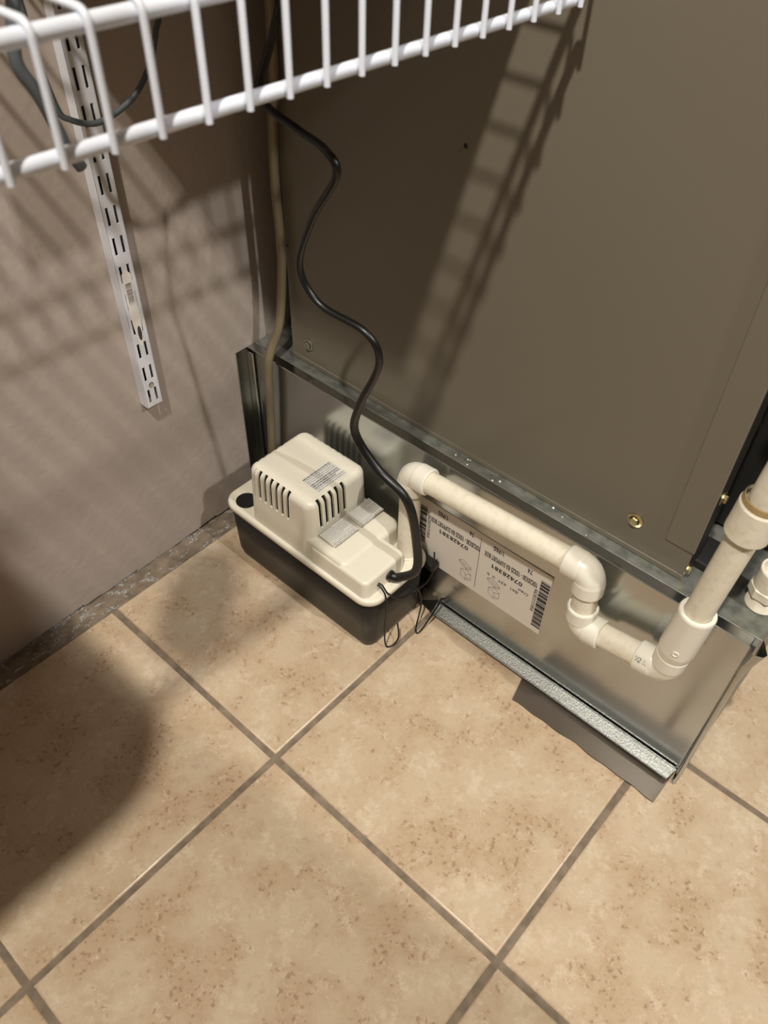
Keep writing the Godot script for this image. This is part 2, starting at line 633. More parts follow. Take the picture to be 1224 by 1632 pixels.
func floor_tiles() -> void:
	var o := structure("floor", "tan stone-look ceramic tile floor with brown grout lines", "floor")
	var st := sb()
	box(st, Vector3(-0.15, -0.06, -0.95), Vector3(4.2, -0.0022, 3.4))
	build("grout", st, M.grout, o)
	var gap := 0.0075
	var full := tile_mesh(PITCH - gap)
	for i in range(-1, 12):
		for j in range(-3, 10):
			var x := 0.3231 + i * PITCH
			var z := 0.3018 + j * PITCH
			var m := full
			var t := put("tile", m, M.tiles[rng.randi() % 3], o)
			t.position = Vector3(x + PITCH / 2, rng.randf_range(-0.0004, 0.0003), z + PITCH / 2)
			t.rotation.y = PI / 2 * rng.randi_range(0, 3)
			if i == -1:
				t.position.x += 0.0012
				t.scale = Vector3(0.995, 1, 1) if int(round(t.rotation.y / (PI / 2))) % 2 == 0 else Vector3(1, 1, 0.995)
	# the open joint between the last tiles and the wall: rough setting mortar and dust
	st = sb()
	var nz := 260
	var nx := 9
	var f := FastNoiseLite.new()
	f.seed = 5
	f.frequency = 0.09
	f.fractal_octaves = 4
	var P := func(a: int, b: int) -> Vector3:
		var x: float = lerp(WALL_X - 0.004, 0.0045, float(a) / nx)
		var z: float = lerp(-0.05, 1.3, float(b) / nz)
		var h := f.get_noise_2d(a * 4.0, b * 2.2) * 0.008 - 0.0035
		if a == 0:
			h += 0.004
		if a == nx:
			h = -0.004
		return Vector3(x, h, z)
	for b in nz:
		for a in nx:
			quad(st, P.call(a, b + 1), P.call(a + 1, b + 1), P.call(a + 1, b), P.call(a, b), 1)
	var d := build("trim_1", st, M.dust, self)
	d.set_meta("kind", "structure")
	d.set_meta("label", "rough grey mortar joint between floor tiles and left wall")
	d.set_meta("category", "joint")

func tile_mesh(w: float) -> ArrayMesh:
	# a tile with softly rounded edges, top at y = 0
	var st := sb()
	var h := w / 2
	var r := 0.0022
	var rows := [Vector2(0, -0.012), Vector2(0, -r), Vector2(r * 0.29, -r * 0.29), Vector2(r, 0)]
	var uv := func(p: Vector3) -> Vector2: return Vector2(p.x / w + 0.5, p.z / w + 0.5)
	var emit := func(p: Vector3) -> void:
		st.set_smooth_group(1)
		st.set_uv(uv.call(p))
		st.add_vertex(p)
	var cs := [Vector2(1, 1), Vector2(1, -1), Vector2(-1, -1), Vector2(-1, 1)]
	for i in 3:
		for k in 4:
			var a: Vector2 = cs[k]
			var b: Vector2 = cs[(k + 1) % 4]
			var p0 := Vector3(a.x * (h - rows[i].x), rows[i].y, a.y * (h - rows[i].x))
			var p1 := Vector3(b.x * (h - rows[i].x), rows[i].y, b.y * (h - rows[i].x))
			var p2 := Vector3(b.x * (h - rows[i + 1].x), rows[i + 1].y, b.y * (h - rows[i + 1].x))
			var p3 := Vector3(a.x * (h - rows[i + 1].x), rows[i + 1].y, a.y * (h - rows[i + 1].x))
			for p in [p0, p2, p1, p0, p3, p2]:
				emit.call(p)
	var q := h - r
	for p in [Vector3(-q, 0, -q), Vector3(q, 0, -q), Vector3(q, 0, q), Vector3(-q, 0, -q), Vector3(q, 0, q), Vector3(-q, 0, q)]:
		st.set_smooth_group(2)
		st.set_uv(uv.call(p))
		st.add_vertex(p)
	st.index()
	st.generate_normals()
	st.generate_tangents()
	return st.commit()

# ------------------------------------------------------------------ return-air box
func return_box() -> void:
	var x0 := -0.029
	var x1 := 0.684
	var t := thing("support_box", "galvanized sheet-metal support box under the furnace with white label", "metal box", Vector3(0, 0, 0))
	var st := sb()
	# front panel, slightly oil-canned
	var nx := 40
	var ny := 16
	var P := func(a: int, b: int) -> Vector3:
		var u := float(a) / nx
		var v := float(b) / ny
		var bulge := sin(u * PI) * sin(v * PI) * 0.0022 + sin(u * 9.0 + v * 4.0) * sin(v * PI) * sin(u * PI) * 0.0007
		return Vector3(lerp(x0, x1, u), lerp(0.0135, BOX_TOP, v), bulge - 0.001)
	for a in nx:
		for b in ny:
			quad(st, P.call(a, b), P.call(a + 1, b), P.call(a + 1, b + 1), P.call(a, b + 1), 1)
	build("front_panel", st, M.galv, t)
	st = sb()
	box(st, Vector3(x0, 0.0135, -0.8), Vector3(x1 + 0.004, BOX_TOP - 0.0012, -0.004))
	build("body", st, M.galv_dull, t)
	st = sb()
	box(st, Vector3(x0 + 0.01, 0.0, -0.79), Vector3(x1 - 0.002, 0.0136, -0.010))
	build("foot", st, M.black_inside, t)  # black recess; shade of the gap under the flange put into its colour
	# top: a folded strip with a raised hem in front of the furnace
	st = sb()
	box(st, Vector3(x0, BOX_TOP - 0.001, -0.8), Vector3(x1 + 0.006, BOX_TOP + 0.0004, -0.0135), 0.0003)
	build("top_panel", st, M.galv_dull, t)
	st = sb()
	box(st, Vector3(x0, BOX_TOP - 0.0015, -0.0125), Vector3(x1, BOX_TOP + 0.0012, 0.0008), 0.0008)
	build("top_hem", st, M.galv, t)
	# bottom flange: bent forward, its edge hemmed, cut short of the pump
	st = sb()
	var lx0 := 0.330
	box(st, Vector3(lx0, 0.0082, 0.0155), Vector3(x1 - 0.004, 0.0112, 0.0180), 0.0008)
	quad(st, Vector3(lx0, 0.0108, 0.0165), Vector3(x1 - 0.004, 0.0108, 0.0165), Vector3(x1 - 0.001, 0.0150, 0.0018), Vector3(lx0 - 0.002, 0.0150, 0.0018))
	quad(st, Vector3(lx0, 0.0092, 0.0), Vector3(x1 - 0.004, 0.0092, 0.0), Vector3(x1 - 0.004, 0.0092, 0.0165), Vector3(lx0, 0.0092, 0.0165))
	box(st, Vector3(lx0 - 0.002, 0.0144, 0.0004), Vector3(x1 - 0.002, 0.0158, 0.0026), 0.0005)
	var fl := build("bottom_flange", st, M.spangle, t)
	fl.set_meta("label", "bright spangled flange along the foot of the panel")
	# the end of the flange beside the pump is bent back
	st = sb()
	quad(st, Vector3(0.300, 0.0085, 0.0120), Vector3(lx0 - 0.002, 0.0100, 0.0175), Vector3(lx0 - 0.004, 0.024, 0.004), Vector3(0.300, 0.030, 0.003))
	quad(st, Vector3(lx0 - 0.003, 0.0108, 0.0185), Vector3(lx0 + 0.001, 0.0110, 0.0185), Vector3(lx0 - 0.001, 0.020, 0.0008), Vector3(lx0 - 0.005, 0.020, 0.0008))
	build("bent_corner", st, M.galv, t)
	# flat strip lying on the tiles under the flange
	st = sb()
	var outer: Array = []
	var m := 26
	for i in m + 1:
		var u := float(i) / m
		outer.append(Vector3(lerp(0.4845, 0.6822, u), 0.0022, 0.0478 - 0.0022 * absf(sin(u * 9.0 + 0.6)) * sin(u * PI) - 0.0008 * sin(u * 31.0)))
	for i in m:
		var a: Vector3 = outer[i]
		var b: Vector3 = outer[i + 1]
		var ia := Vector3(lerp(0.4705, 0.6825, float(i) / m), 0.0022, -0.004)
		var ib := Vector3(lerp(0.4705, 0.6825, float(i + 1) / m), 0.0022, -0.004)
		quad(st, a, b, ib, ia)
		quad(st, a - Vector3(0, 0.0018, 0), b - Vector3(0, 0.0018, 0), b, a)
	quad(st, outer[m], outer[m] - Vector3(0, 0.0018, 0), Vector3(0.6825, 0.0004, -0.004), Vector3(0.6825, 0.0022, -0.004))
	quad(st, Vector3(0.4705, 0.0004, -0.004), outer[0] - Vector3(0, 0.0018, 0), outer[0], Vector3(0.4705, 0.0022, -0.004))
	build("floor_strip", st, M.strip, t)
	# end flanges
	st = sb()
	box(st, Vector3(x0 - 0.0005, 0.002, -0.02), Vector3(x0 + 0.0008, BOX_TOP, 0.021), 0.0003)
	box(st, Vector3(x0 + 0.0008, 0.01, 0.0), Vector3(x0 + 0.013, BOX_TOP - 0.004, 0.0035), 0.001)
	build("end_flange", st, M.galv, t)
	st = sb()
	# right end: a side sheet whose front edge is hemmed and flares out at the top
	var prev: Array = []
	for i in 13:
		var v := float(i) / 12
		var y: float = lerp(0.0012, BOX_TOP + 0.001, v)
		var fl_x: float = 0.010 * pow(v, 12.0)
		var row := [Vector3(x1 - 0.0005, y, -0.002), Vector3(x1 + 0.001 + fl_x * 0.4, y, 0.009), Vector3(x1 + 0.0045 + fl_x, y, 0.013 - fl_x * 0.8), Vector3(x1 + 0.0065 + fl_x, y, 0.010 - fl_x), Vector3(x1 + 0.0065, y, -0.012 - fl_x * 0.3)]
		if i > 0:
			for k in 4:
				quad(st, prev[k], prev[k + 1], row[k + 1], row[k], 1)
		prev = row
	build("end_flange", st, M.galv, t)
	# --- the paper label, stuck on upside down
	var lab := sb()
	box(lab, Vector3(0.2805, 0.0850, 0.0006), Vector3(0.4768, 0.1915, 0.0018))
	var L := build("paper_label", lab, M.label, t)
	L.set_meta("label", "white shipping label stuck upside down")
	var up := Basis(Vector3(0, 0, 1), PI)
	var z := 0.0020
	text("lettering", "10X28X30 - 10X25 RA SUPPORT BOX", L, Vector3(0.4225, 0.1645, z), up, 0.0082, 0.40, "Droid Sans", true)
	text("lettering", "10X28X30 - 10X25 RA SUPPORT BOX", L, Vector3(0.3395, 0.1640, z), up, 0.0082, 0.40, "Droid Sans", true)
	text("lettering", "07428381", L, Vector3(0.4185, 0.1500, z), up, 0.0064, 1.18, "Droid Sans", true)
	text("lettering", "07428381", L, Vector3(0.3375, 0.1520, z), up, 0.0064, 1.18, "Droid Sans", true)
	text("lettering", "1/PKG", L, Vector3(0.4030, 0.1808, z), up, 0.0072, 0.55, "Droid Sans", true)
	text("lettering", "1/PKG", L, Vector3(0.3190, 0.1815, z), up, 0.0072, 0.55, "Droid Sans", true)
	text("lettering", "74", L, Vector3(0.4478, 0.1800, z), up, 0.0072, 0.6, "Droid Sans", true)
	text("lettering", "74", L, Vector3(0.3632, 0.1808, z), up, 0.0072, 0.6, "Droid Sans", true)
	text("lettering", "Crew", L, Vector3(0.4445, 0.1394, z), up, 0.0040, 1.2)
	text("lettering", "BA1 43T u b", L, Vector3(0.4150, 0.1325, z), up, 0.0042, 1.2, "Droid Sans Mono")
	for side in [[0.4637, 0.4762, 0.0944, 0.1775, 0.4600, 77], [0.2828, 0.2945, 0.1145, 0.1765, 0.2985, 78]]:
		var r := RandomNumberGenerator.new()
		r.seed = 77
		var bars := sb()
		var y: float = side[2]
		while y < side[3]:
			var w := r.randi_range(1, 3) * 0.00052
			box(bars, Vector3(side[0], y, 0.0017), Vector3(side[1], y + w, 0.0021))
			y += w + r.randi_range(1, 3) * 0.00052
		build("bar_code", bars, M.ink, L)
		text("lettering", "662833131858", L, Vector3(side[4], (side[2] + side[3]) * 0.5 + 0.002, z), Basis(Vector3(0, 0, 1), -PI / 2 if side[5] == 77 else -PI / 2), 0.0042, 1.05)
	var ln := sb()
	box(ln, Vector3(0.3770, 0.0935, 0.0017), Vector3(0.3775, 0.1835, 0.0021))
	build("divider_line", ln, M.ink, L)
	for cx in [0.4040, 0.3600]:
		var dr := sb()
		var E := func(pts: Array) -> void:
			for i in pts.size() - 1:
				var a: Vector2 = pts[i]
				var b: Vector2 = pts[i + 1]
				var d := (b - a).normalized().orthogonal() * 0.00022
				var q := [a - d, b - d, b + d, a + d]
				var w: Array = q.map(func(v): return Vector3(cx - v.x, 0.1120 - v.y, 0.0020))
				quad(dr, w[3], w[2], w[1], w[0])
		E.call([Vector2(-0.010, 0.002), Vector2(-0.002, -0.003), Vector2(0.006, 0.001), Vector2(-0.002, 0.006), Vector2(-0.010, 0.002), Vector2(-0.010, 0.012), Vector2(-0.002, 0.017), Vector2(-0.002, 0.006)])
		E.call([Vector2(0.006, 0.001), Vector2(0.006, 0.012), Vector2(-0.002, 0.017)])
		E.call([Vector2(-0.007, 0.010), Vector2(-0.004, 0.012), Vector2(-0.004, 0.014)])
		E.call([Vector2(-0.009, -0.010), Vector2(0.003, -0.017), Vector2(0.010, -0.013), Vector2(-0.002, -0.006), Vector2(-0.009, -0.010), Vector2(-0.009, -0.007), Vector2(-0.002, -0.003), Vector2(0.010, -0.010), Vector2(0.010, -0.013)])
		E.call([Vector2(-0.003, -0.009), Vector2(0.004, -0.013)])
		E.call([Vector2(-0.002, -0.006), Vector2(-0.002, -0.003)])
		build("printed_drawing", dr, M.ink, L)

# ------------------------------------------------------------------ furnace
func screw(parent: Node, p: Vector3, n: Vector3, m: Material, r := 0.0045) -> void:
	var st := sb()
	lathe(st, p, n, [Vector2(r * 1.7, 0.0), Vector2(r * 1.7, 0.0008), Vector2(r * 1.15, 0.0014)], 20)
	lathe(st, p, n, [Vector2(r, 0.0008), Vector2(r, 0.0038), Vector2(r * 0.8, 0.0045), Vector2(0, 0.0042)], 6, true)
	build("hex_screw", st, m, parent)

func furnace() -> void:
	var x0 := 0.030
	var x1 := 0.597
	var y0 := BOX_TOP + 0.0015
	var t := thing("furnace", "tall taupe painted sheet-metal furnace cabinet standing on the galvanized box", "furnace")
	var st := sb()
	var nx := 24
	var ny := 40
	var P := func(a: int, b: int) -> Vector3:
		var u := float(a) / nx
		var v := float(b) / ny
		return Vector3(lerp(x0, x1, u), lerp(y0, 1.75, v), FURN_Z + 0.002 * sin(u * PI) * sin(v * PI * 3.0 + 0.4))
	for a in nx:
		for b in ny:
			quad(st, P.call(a, b), P.call(a + 1, b), P.call(a + 1, b + 1), P.call(a, b + 1), 1)
	build("side_panel", st, M.paint, t)
	# folded corner post along the right edge, stopping short of the foot
	st = sb()
	box(st, Vector3(x1 - 0.030, 0.302, FURN_Z - 0.002), Vector3(x1 + 0.0012, 1.75, FURN_Z + 0.0022), 0.0008)
	build("corner_post", st, M.paint, t)
	# bottom hem
	st = sb()
	box(st, Vector3(x0, y0 - 0.001, FURN_Z - 0.004), Vector3(x1, y0 + 0.006, FURN_Z + 0.0012), 0.0008)
	build("bottom_hem", st, M.paint, t)
	st = sb()
	box(st, Vector3(x0, y0, -0.72), Vector3(0.30, 1.75, FURN_Z - 0.003))
	box(st, Vector3(0.30, y0, -0.72), Vector3(x1, 1.75, -0.60))
	box(st, Vector3(0.30, 1.2, -0.60), Vector3(x1, 1.75, FURN_Z - 0.003))
	build("cabinet", st, M.black_inside, t)
	st = sb()
	box(st, Vector3(x1 - 0.004, y0, FURN_Z - 0.034), Vector3(x1 - 0.0005, 1.2, FURN_Z - 0.002), 0.0008)
	box(st, Vector3(x1 - 0.030, y0, FURN_Z - 0.036), Vector3(x1 - 0.0005, 1.2, FURN_Z - 0.0335), 0.0008)
	var d := build("door_frame", st, M.dark_steel, t)
	d.set_meta("label", "dark steel frame of the open door side")
	screw(t, Vector3(0.5326, 0.3038, FURN_Z + 0.001), Vector3(0, 0, 1), M.brass, 0.0050)
	screw(t, Vector3(0.0619, 0.2924, FURN_Z + 0.001), Vector3(0, 0, 1), M.zinc, 0.0046)
	screw(t, Vector3(x1, 0.3632, -0.0495), Vector3(1, 0, 0), M.brass, 0.0046)
	screw(t, Vector3(x1 - 0.0005, 0.274, -0.034), Vector3(1, 0, 0), M.brass, 0.0042)
	for h in [Vector3(0.2808, 0.6044, FURN_Z + 0.0012), Vector3(0.0338, 0.4188, FURN_Z + 0.0012)]:
		st = sb()
		lathe(st, h, Vector3(0, 0, 1), [Vector2(0.0024 if h.x > 0.1 else 0.0015, 0.0), Vector2(0.0018 if h.x > 0.1 else 0.001, 0.0006), Vector2(0, 0.0002)], 12)
		build("screw_hole", st, M.black_inside, t)
	st = sb()
	box(st, Vector3(0.31, y0, -0.60), Vector3(0.70, 1.19, -0.125), 0.004)
	build("dark_interior_block", st, M.black_inside, t)  # added black block; darkness of the open interior put into its colour
	# blower housing just inside the open side
	st = sb()
	lathe(st, Vector3(0.575, 0.62, -0.32), Vector3(1, 0, 0), [Vector2(0.0, 0), Vector2(0.16, 0), Vector2(0.165, 0.01), Vector2(0.165, 0.15), Vector2(0.14, 0.16), Vector2(0.09, 0.145), Vector2(0.0, 0.145)], 36)
	build("blower_housing", st, M.black_inside, t)

# ------------------------------------------------------------------ condensate pump
func pump() -> void:
	var t := thing("condensate_pump", "white and black condensate pump on the tile floor beside the left wall", "pump")
	# tank
	var st := sb()
	var ring := ring_rect(0.0365, 0.3105, 0.006, 0.1235, 0.022)
	loft(st, ring, [Vector2(0.012, 0.001), Vector2(0.0095, 0.0035), Vector2(0.0075, 0.014), Vector2(0.0065, 0.0145), Vector2(0.003, 0.098)], null, 0.0, true, true)
	build("tank", st, M.pump_black, t)
	# mounting ear at the back corner
	st = sb()
	box(st, Vector3(0.296, 0.088, 0.0035), Vector3(0.3225, 0.1005, 0.018), 0.002)
	build("mounting_ear", st, M.pump_black, t)
	# lid with its rolled rim
	st = sb()
	loft(st, ring, [Vector2(0.0025, 0.0965), Vector2(0.0005, 0.097), Vector2(-0.0012, 0.0985), Vector2(-0.0015, 0.1035), Vector2(-0.0006, 0.1062), Vector2(0.0015, 0.1072), Vector2(0.004, 0.1070)])
	build("lid", st, M.pump_white, t)
	# stepped housing: lower cover
	st = sb()
	var low := sb()
	loft(low, ring_rect(0.100, 0.2640, 0.0105, 0.1195, 0.012), rounded(0.0, 0.106, 0.1480, 0.007, 0.002))
	var lowm := mesh_of(low)
	var mdt := MeshDataTool.new()
	mdt.create_from_surface(lowm, 0)
	for i in mdt.get_vertex_count():
		var v := mdt.get_vertex(i)
		if v.y > 0.125:
			v.y -= smoothstep(0.232, 0.264, v.x) * 0.012
			mdt.set_vertex(i, v)
	var am := ArrayMesh.new()
	mdt.commit_to_surface(am)
	st.append_from(am, 0, Transform3D())
	var front := sb()
	loft(front, ring_rect(0.200, 0.3000, 0.0445, 0.1205, 0.010), rounded(0.0, 0.106, 0.1345, 0.005, 0.001))
	st.append_from(mesh_of(front), 0, Transform3D())
	put("lower_cover", st.commit(), M.pump_white, t)
	# motor cover with louvre slots over its shoulder
	st = sb()
	var r := 0.017
	var pitch := 0.0104
	var slot := func(p: Vector3, nrm: Vector2) -> bool:
		if p.y < 0.1545 or p.y > 0.1974:
			return false
		var s: float
		if absf(nrm.y) > 0.99:
			s = p.x - 0.1000
			if s < 0.0 or s > pitch * 6.6:
				return false
		elif absf(nrm.x) > 0.99:
			s = 0.1010 - p.z
			if s < 0.0 or s > pitch * 4.6:
				return false
		else:
			return false
		return fmod(s, pitch) < pitch * 0.48
	loft(st, ring_rect(0.0870, 0.2080, 0.0105, 0.1195, r, 0.00104), rounded(0.0, 0.1065, 0.1980, 0.0095, 0.0035, 8, 16), slot, 0.0028)
	build("motor_cover", st, M.pump_white, t)
	st = sb()
	loft(st, ring_rect(0.0910, 0.2035, 0.0145, 0.1150, 0.014), rounded(0.0, 0.107, 0.1945, 0.008, 0.0035))
	build("slot_shade_core", st, M.pump_core, t)  # dark core behind the slots; shade inside the cover put into its colour
	# round inlet plug
	st = sb()
	lathe(st, Vector3(0.0640, 0.1065, 0.1035), Vector3.UP, [Vector2(0.0145, 0.0), Vector2(0.0145, 0.0012), Vector2(0.0125, 0.0014), Vector2(0.0120, 0.0008), Vector2(0.0, 0.0006)], 28)
	var pl := build("inlet_plug", st, M.rubber, t)
	pl.set_meta("label", "round black rubber plug in the lid corner")
	# check-valve collar where the riser leaves the lid
	st = sb()
	lathe(st, Vector3(0.284, 0.1065, 0.024), Vector3.UP, [Vector2(0.0165, 0), Vector2(0.0165, 0.002), Vector2(0.0140, 0.0025), Vector2(0.0136, 0.0)], 24)
	build("outlet_collar", st, M.pump_white, t)
	# printed labels: motor plate, two caution panels
	var pm := mat(Color(1, 1, 1), 0.5)
	pm.albedo_texture = print_texture(256, 160, 5, Color(0.87, 0.86, 0.835), Color(0.33, 0.33, 0.36), 9, [0, 4, 5, 6])
	var c := put("rating_label", flat_card(0.050, 0.031), pm, t)
	c.transform = Transform3D(Basis(Vector3(0, 0, -1), Vector3(-1, 0, 0), Vector3(0, 1, 0)), Vector3(0.1775, 0.19835, 0.064))
	for k in 2:
		var m2 := mat(Color(1, 1, 1), 0.5)
		m2.albedo_texture = print_texture(256, 160, 9 + k, Color(0.90, 0.885, 0.845), Color(0.47, 0.47, 0.48), 11, [9, 10])
		var w := put("caution_label", flat_card(0.042, 0.0265), m2, t)
		var z := 0.0860 if k == 0 else 0.0385
		var up := Vector3(-1, 0.10, 0).normalized()
		w.transform = Transform3D(Basis(Vector3(0, 0, -1), up, Vector3(0, 0, -1).cross(up)), Vector3(0.2230, 0.14775, z))
	# raised ratings on the edge of the cover
	st = sb()
	box(st, Vector3(0.275, 0.1343, 0.0560), Vector3(0.2768, 0.1350, 0.0640), 0.0003)
	build("moulded_mark", st, M.pump_white, t)
	# two thin switch leads that come out beside the cord and loop to the floor
	for w in [
		[Vector3(0.2985, 0.118, 0.0985), Vector3(0.304, 0.1185, 0.098), Vector3(0.3125, 0.108, 0.098), Vector3(0.3165, 0.085, 0.1), Vector3(0.3150, 0.04, 0.1), Vector3(0.3160, 0.006, 0.0975), Vector3(0.3205, 0.0025, 0.0885), Vector3(0.3215, 0.012, 0.079), Vector3(0.3145, 0.030, 0.074)],
		[Vector3(0.2985, 0.120, 0.0965), Vector3(0.305, 0.1195, 0.0955), Vector3(0.3130, 0.108, 0.0930), Vector3(0.3160, 0.082, 0.0720), Vector3(0.3165, 0.074, 0.048), Vector3(0.3230, 0.082, 0.030), Vector3(0.3250, 0.100, 0.0205), Vector3(0.3225, 0.130, 0.018)],
		[Vector3(0.3165, 0.078, 0.040), Vector3(0.3200, 0.04, 0.033), Vector3(0.3230, 0.0025, 0.0440), Vector3(0.3300, 0.0022, 0.052), Vector3(0.3325, 0.0022, 0.046), Vector3(0.3365, 0.03, 0.022), Vector3(0.3370, 0.045, 0.012)],
	]:
		st = sb()
		sweep(st, curve(w, 8), [0.0011], 8)
		build("switch_lead", st, M.thin_wire, t)

# ------------------------------------------------------------------ drain pipe
func elbow(parent: Node, c: Vector3, d1: Vector3, d2: Vector3, l := 0.0285, r := 0.0170, pipe := 0.0134, m: Material = null) -> void:
	# a 90 degree socket elbow: body bend plus two collars with open mouths
	var mm: Material = m if m else M.pvc
	var st := sb()
	sweep(st, bend(c + d1 * l * 0.55, c, c + d2 * l * 0.55, 0.0125, 8), [r * 0.955], 24, false)
	for d in [d1, d2]:
		lathe(st, c, d, [Vector2(r * 0.955, l * 0.30), Vector2(r, l * 0.42), Vector2(r, l * 0.95), Vector2(r - 0.0009, l), Vector2(pipe + 0.0004, l), Vector2(pipe + 0.0002, l - 0.004)], 28)
	build("elbow", st, mm, parent)

func length(parent: Node, a: Vector3, b: Vector3, called := "pipe", r := 0.0134, m: Material = null) -> void:
	var st := sb()
	var k: Array = []
	for i in 9:
		k.append(a.lerp(b, i / 8.0))
	sweep(st, k, [r], 28)
	build(called, st, m if m else M.pvc_aged, parent)

func drain_pipe() -> void:
	var t := thing("drain_pipe", "white plastic drain pipe with a trap running from furnace to pump", "pipe")
	var e1 := Vector3(0.2830, 0.2450, 0.0235)
	var e2 := Vector3(0.5235, 0.2590, 0.0225)
	var e3 := Vector3(0.5280, 0.1780, 0.0240)
	var e4 := Vector3(0.6270, 0.1915, 0.0235)
	var top := Vector3(0.6390, 0.4040, 0.0235)
	var down := Vector3(0.003, -1, 0).normalized()
	var along := (e2 - e1).normalized()
	var run := (e4 - e3).normalized()
	length(t, Vector3(0.2840, 0.1074, 0.0240), e1 + Vector3(0, -0.012, 0))
	length(t, e1 + along * 0.012, e2 - along * 0.012)
	length(t, e2 + Vector3(0.0004, -0.012, 0), e3 + Vector3(-0.0004, 0.012, 0))
	length(t, e3 + run * 0.012, e4 - run * 0.012)
	length(t, e4 + (top - e4).normalized() * 0.012, top + Vector3(0.001, 0.02, 0))
	elbow(t, e1, Vector3(0, -1, 0), along)
	elbow(t, e2, -along, (e3 - e2).normalized())
	elbow(t, e3, (e2 - e3).normalized(), run)
	elbow(t, e4, -run, (top - e4).normalized(), 0.0300)
	# street elbow stacked on the trap: a longer bright socket
	var d := (top - e4).normalized()
	var st := sb()
	lathe(st, e4, d, [Vector2(0.0165, 0.030), Vector2(0.0172, 0.034), Vector2(0.0182, 0.040), Vector2(0.0182, 0.098), Vector2(0.0174, 0.1000), Vector2(0.0138, 0.1000), Vector2(0.0136, 0.097)], 28)
	build("coupling", st, M.pvc, t)
	st = sb()
	lathe(st, e4 + d * 0.050 + Vector3(0.0035, 0, 0.0172), Vector3(0.2, 0, 1), [Vector2(0.0036, 0), Vector2(0.0036, 0.0014), Vector2(0.0027, 0.0016), Vector2(0.0024, 0.0008), Vector2(0, 0.0008)], 16)
	build("moulded_mark", st, M.pvc, t)
	# upper fitting into the furnace drain
	st = sb()
	lathe(st, top, d, [Vector2(0.0136, 0.003), Vector2(0.0138, 0.0), Vector2(0.0180, 0.0), Vector2(0.0188, 0.001), Vector2(0.0188, 0.034), Vector2(0.0165, 0.038), Vector2(0.0165, 0.042)], 28)
	build("coupling", st, M.pvc_aged, t)
	st = sb()
	lathe(st, top + d * 0.036, d, [Vector2(0.0169, 0.0), Vector2(0.0178, 0.001), Vector2(0.0172, 0.006), Vector2(0.0165, 0.007)], 28)
	var g := build("glue_bead", st, M.glue, t)
	g.set_meta("label", "brownish bead of pipe cement")
	length(t, top + d * 0.040, top + d * 0.20)
	elbow(t, top + d * 0.21, -d, Vector3(-1, 0, -0.6).normalized(), 0.030, 0.0182, 0.0134, M.pvc_aged)
	# handwriting-like stamp on the trap elbow
	text("lettering", "'/2 X", t, e4 - run * 0.022 + Vector3(0, 0.0095, 0.0143), Basis(Vector3(1, 0, 0), -0.62), 0.0048, 1.0)

# ------------------------------------------------------------------ wire shelf
func shelf() -> void:
	var t := thing("wire_shelf", "white coated wire shelf fixed along the left wall above the pump", "shelf")
	var lx := func(z: float) -> float: return 0.3838 - 0.0543 * z
	var ylow := 0.7408
	var yup := 0.7900
	var za := -0.004
	var zb := 1.20
	for e in [["front_rod", ylow, 0.0, 0.0039], ["front_rod", yup, 0.0, 0.0041]]:
		var st := sb()
		sweep(st, [Vector3(lx.call(za), e[1], za), Vector3(lx.call(zb), e[1], zb)], [e[3]], 16)
		build(e[0], st, M.shelf, t)
	for x in [0.005, 0.19]:
		var st := sb()
		sweep(st, [Vector3(x, yup - 0.0005, za), Vector3(x, yup - 0.0005, zb)], [0.0036], 12)
		build("support_rod", st, M.shelf, t)
	var k := 0
	var z := 0.395 - 0.0261 * 15
	while z < zb:
		var fx: float = lx.call(z)
		var st := sb()
		var zz := z + rng.randf_range(-0.0006, 0.0006)
		var p: Array = [Vector3(-0.022, yup + 0.0058, zz), Vector3(fx - 0.010, yup + 0.0060, zz)]
		for i in range(0, 7):
			var w := PI / 2 * i / 6
			p.append(Vector3(fx + 0.0060 * sin(w), yup + 0.0060 * cos(w), zz))
		p.append(Vector3(fx + 0.0058, ylow - 0.003, zz))
		sweep(st, p, [0.00195], 10)
		build("wire", st, M.shelf, t)
		z += 0.0261
		k += 1

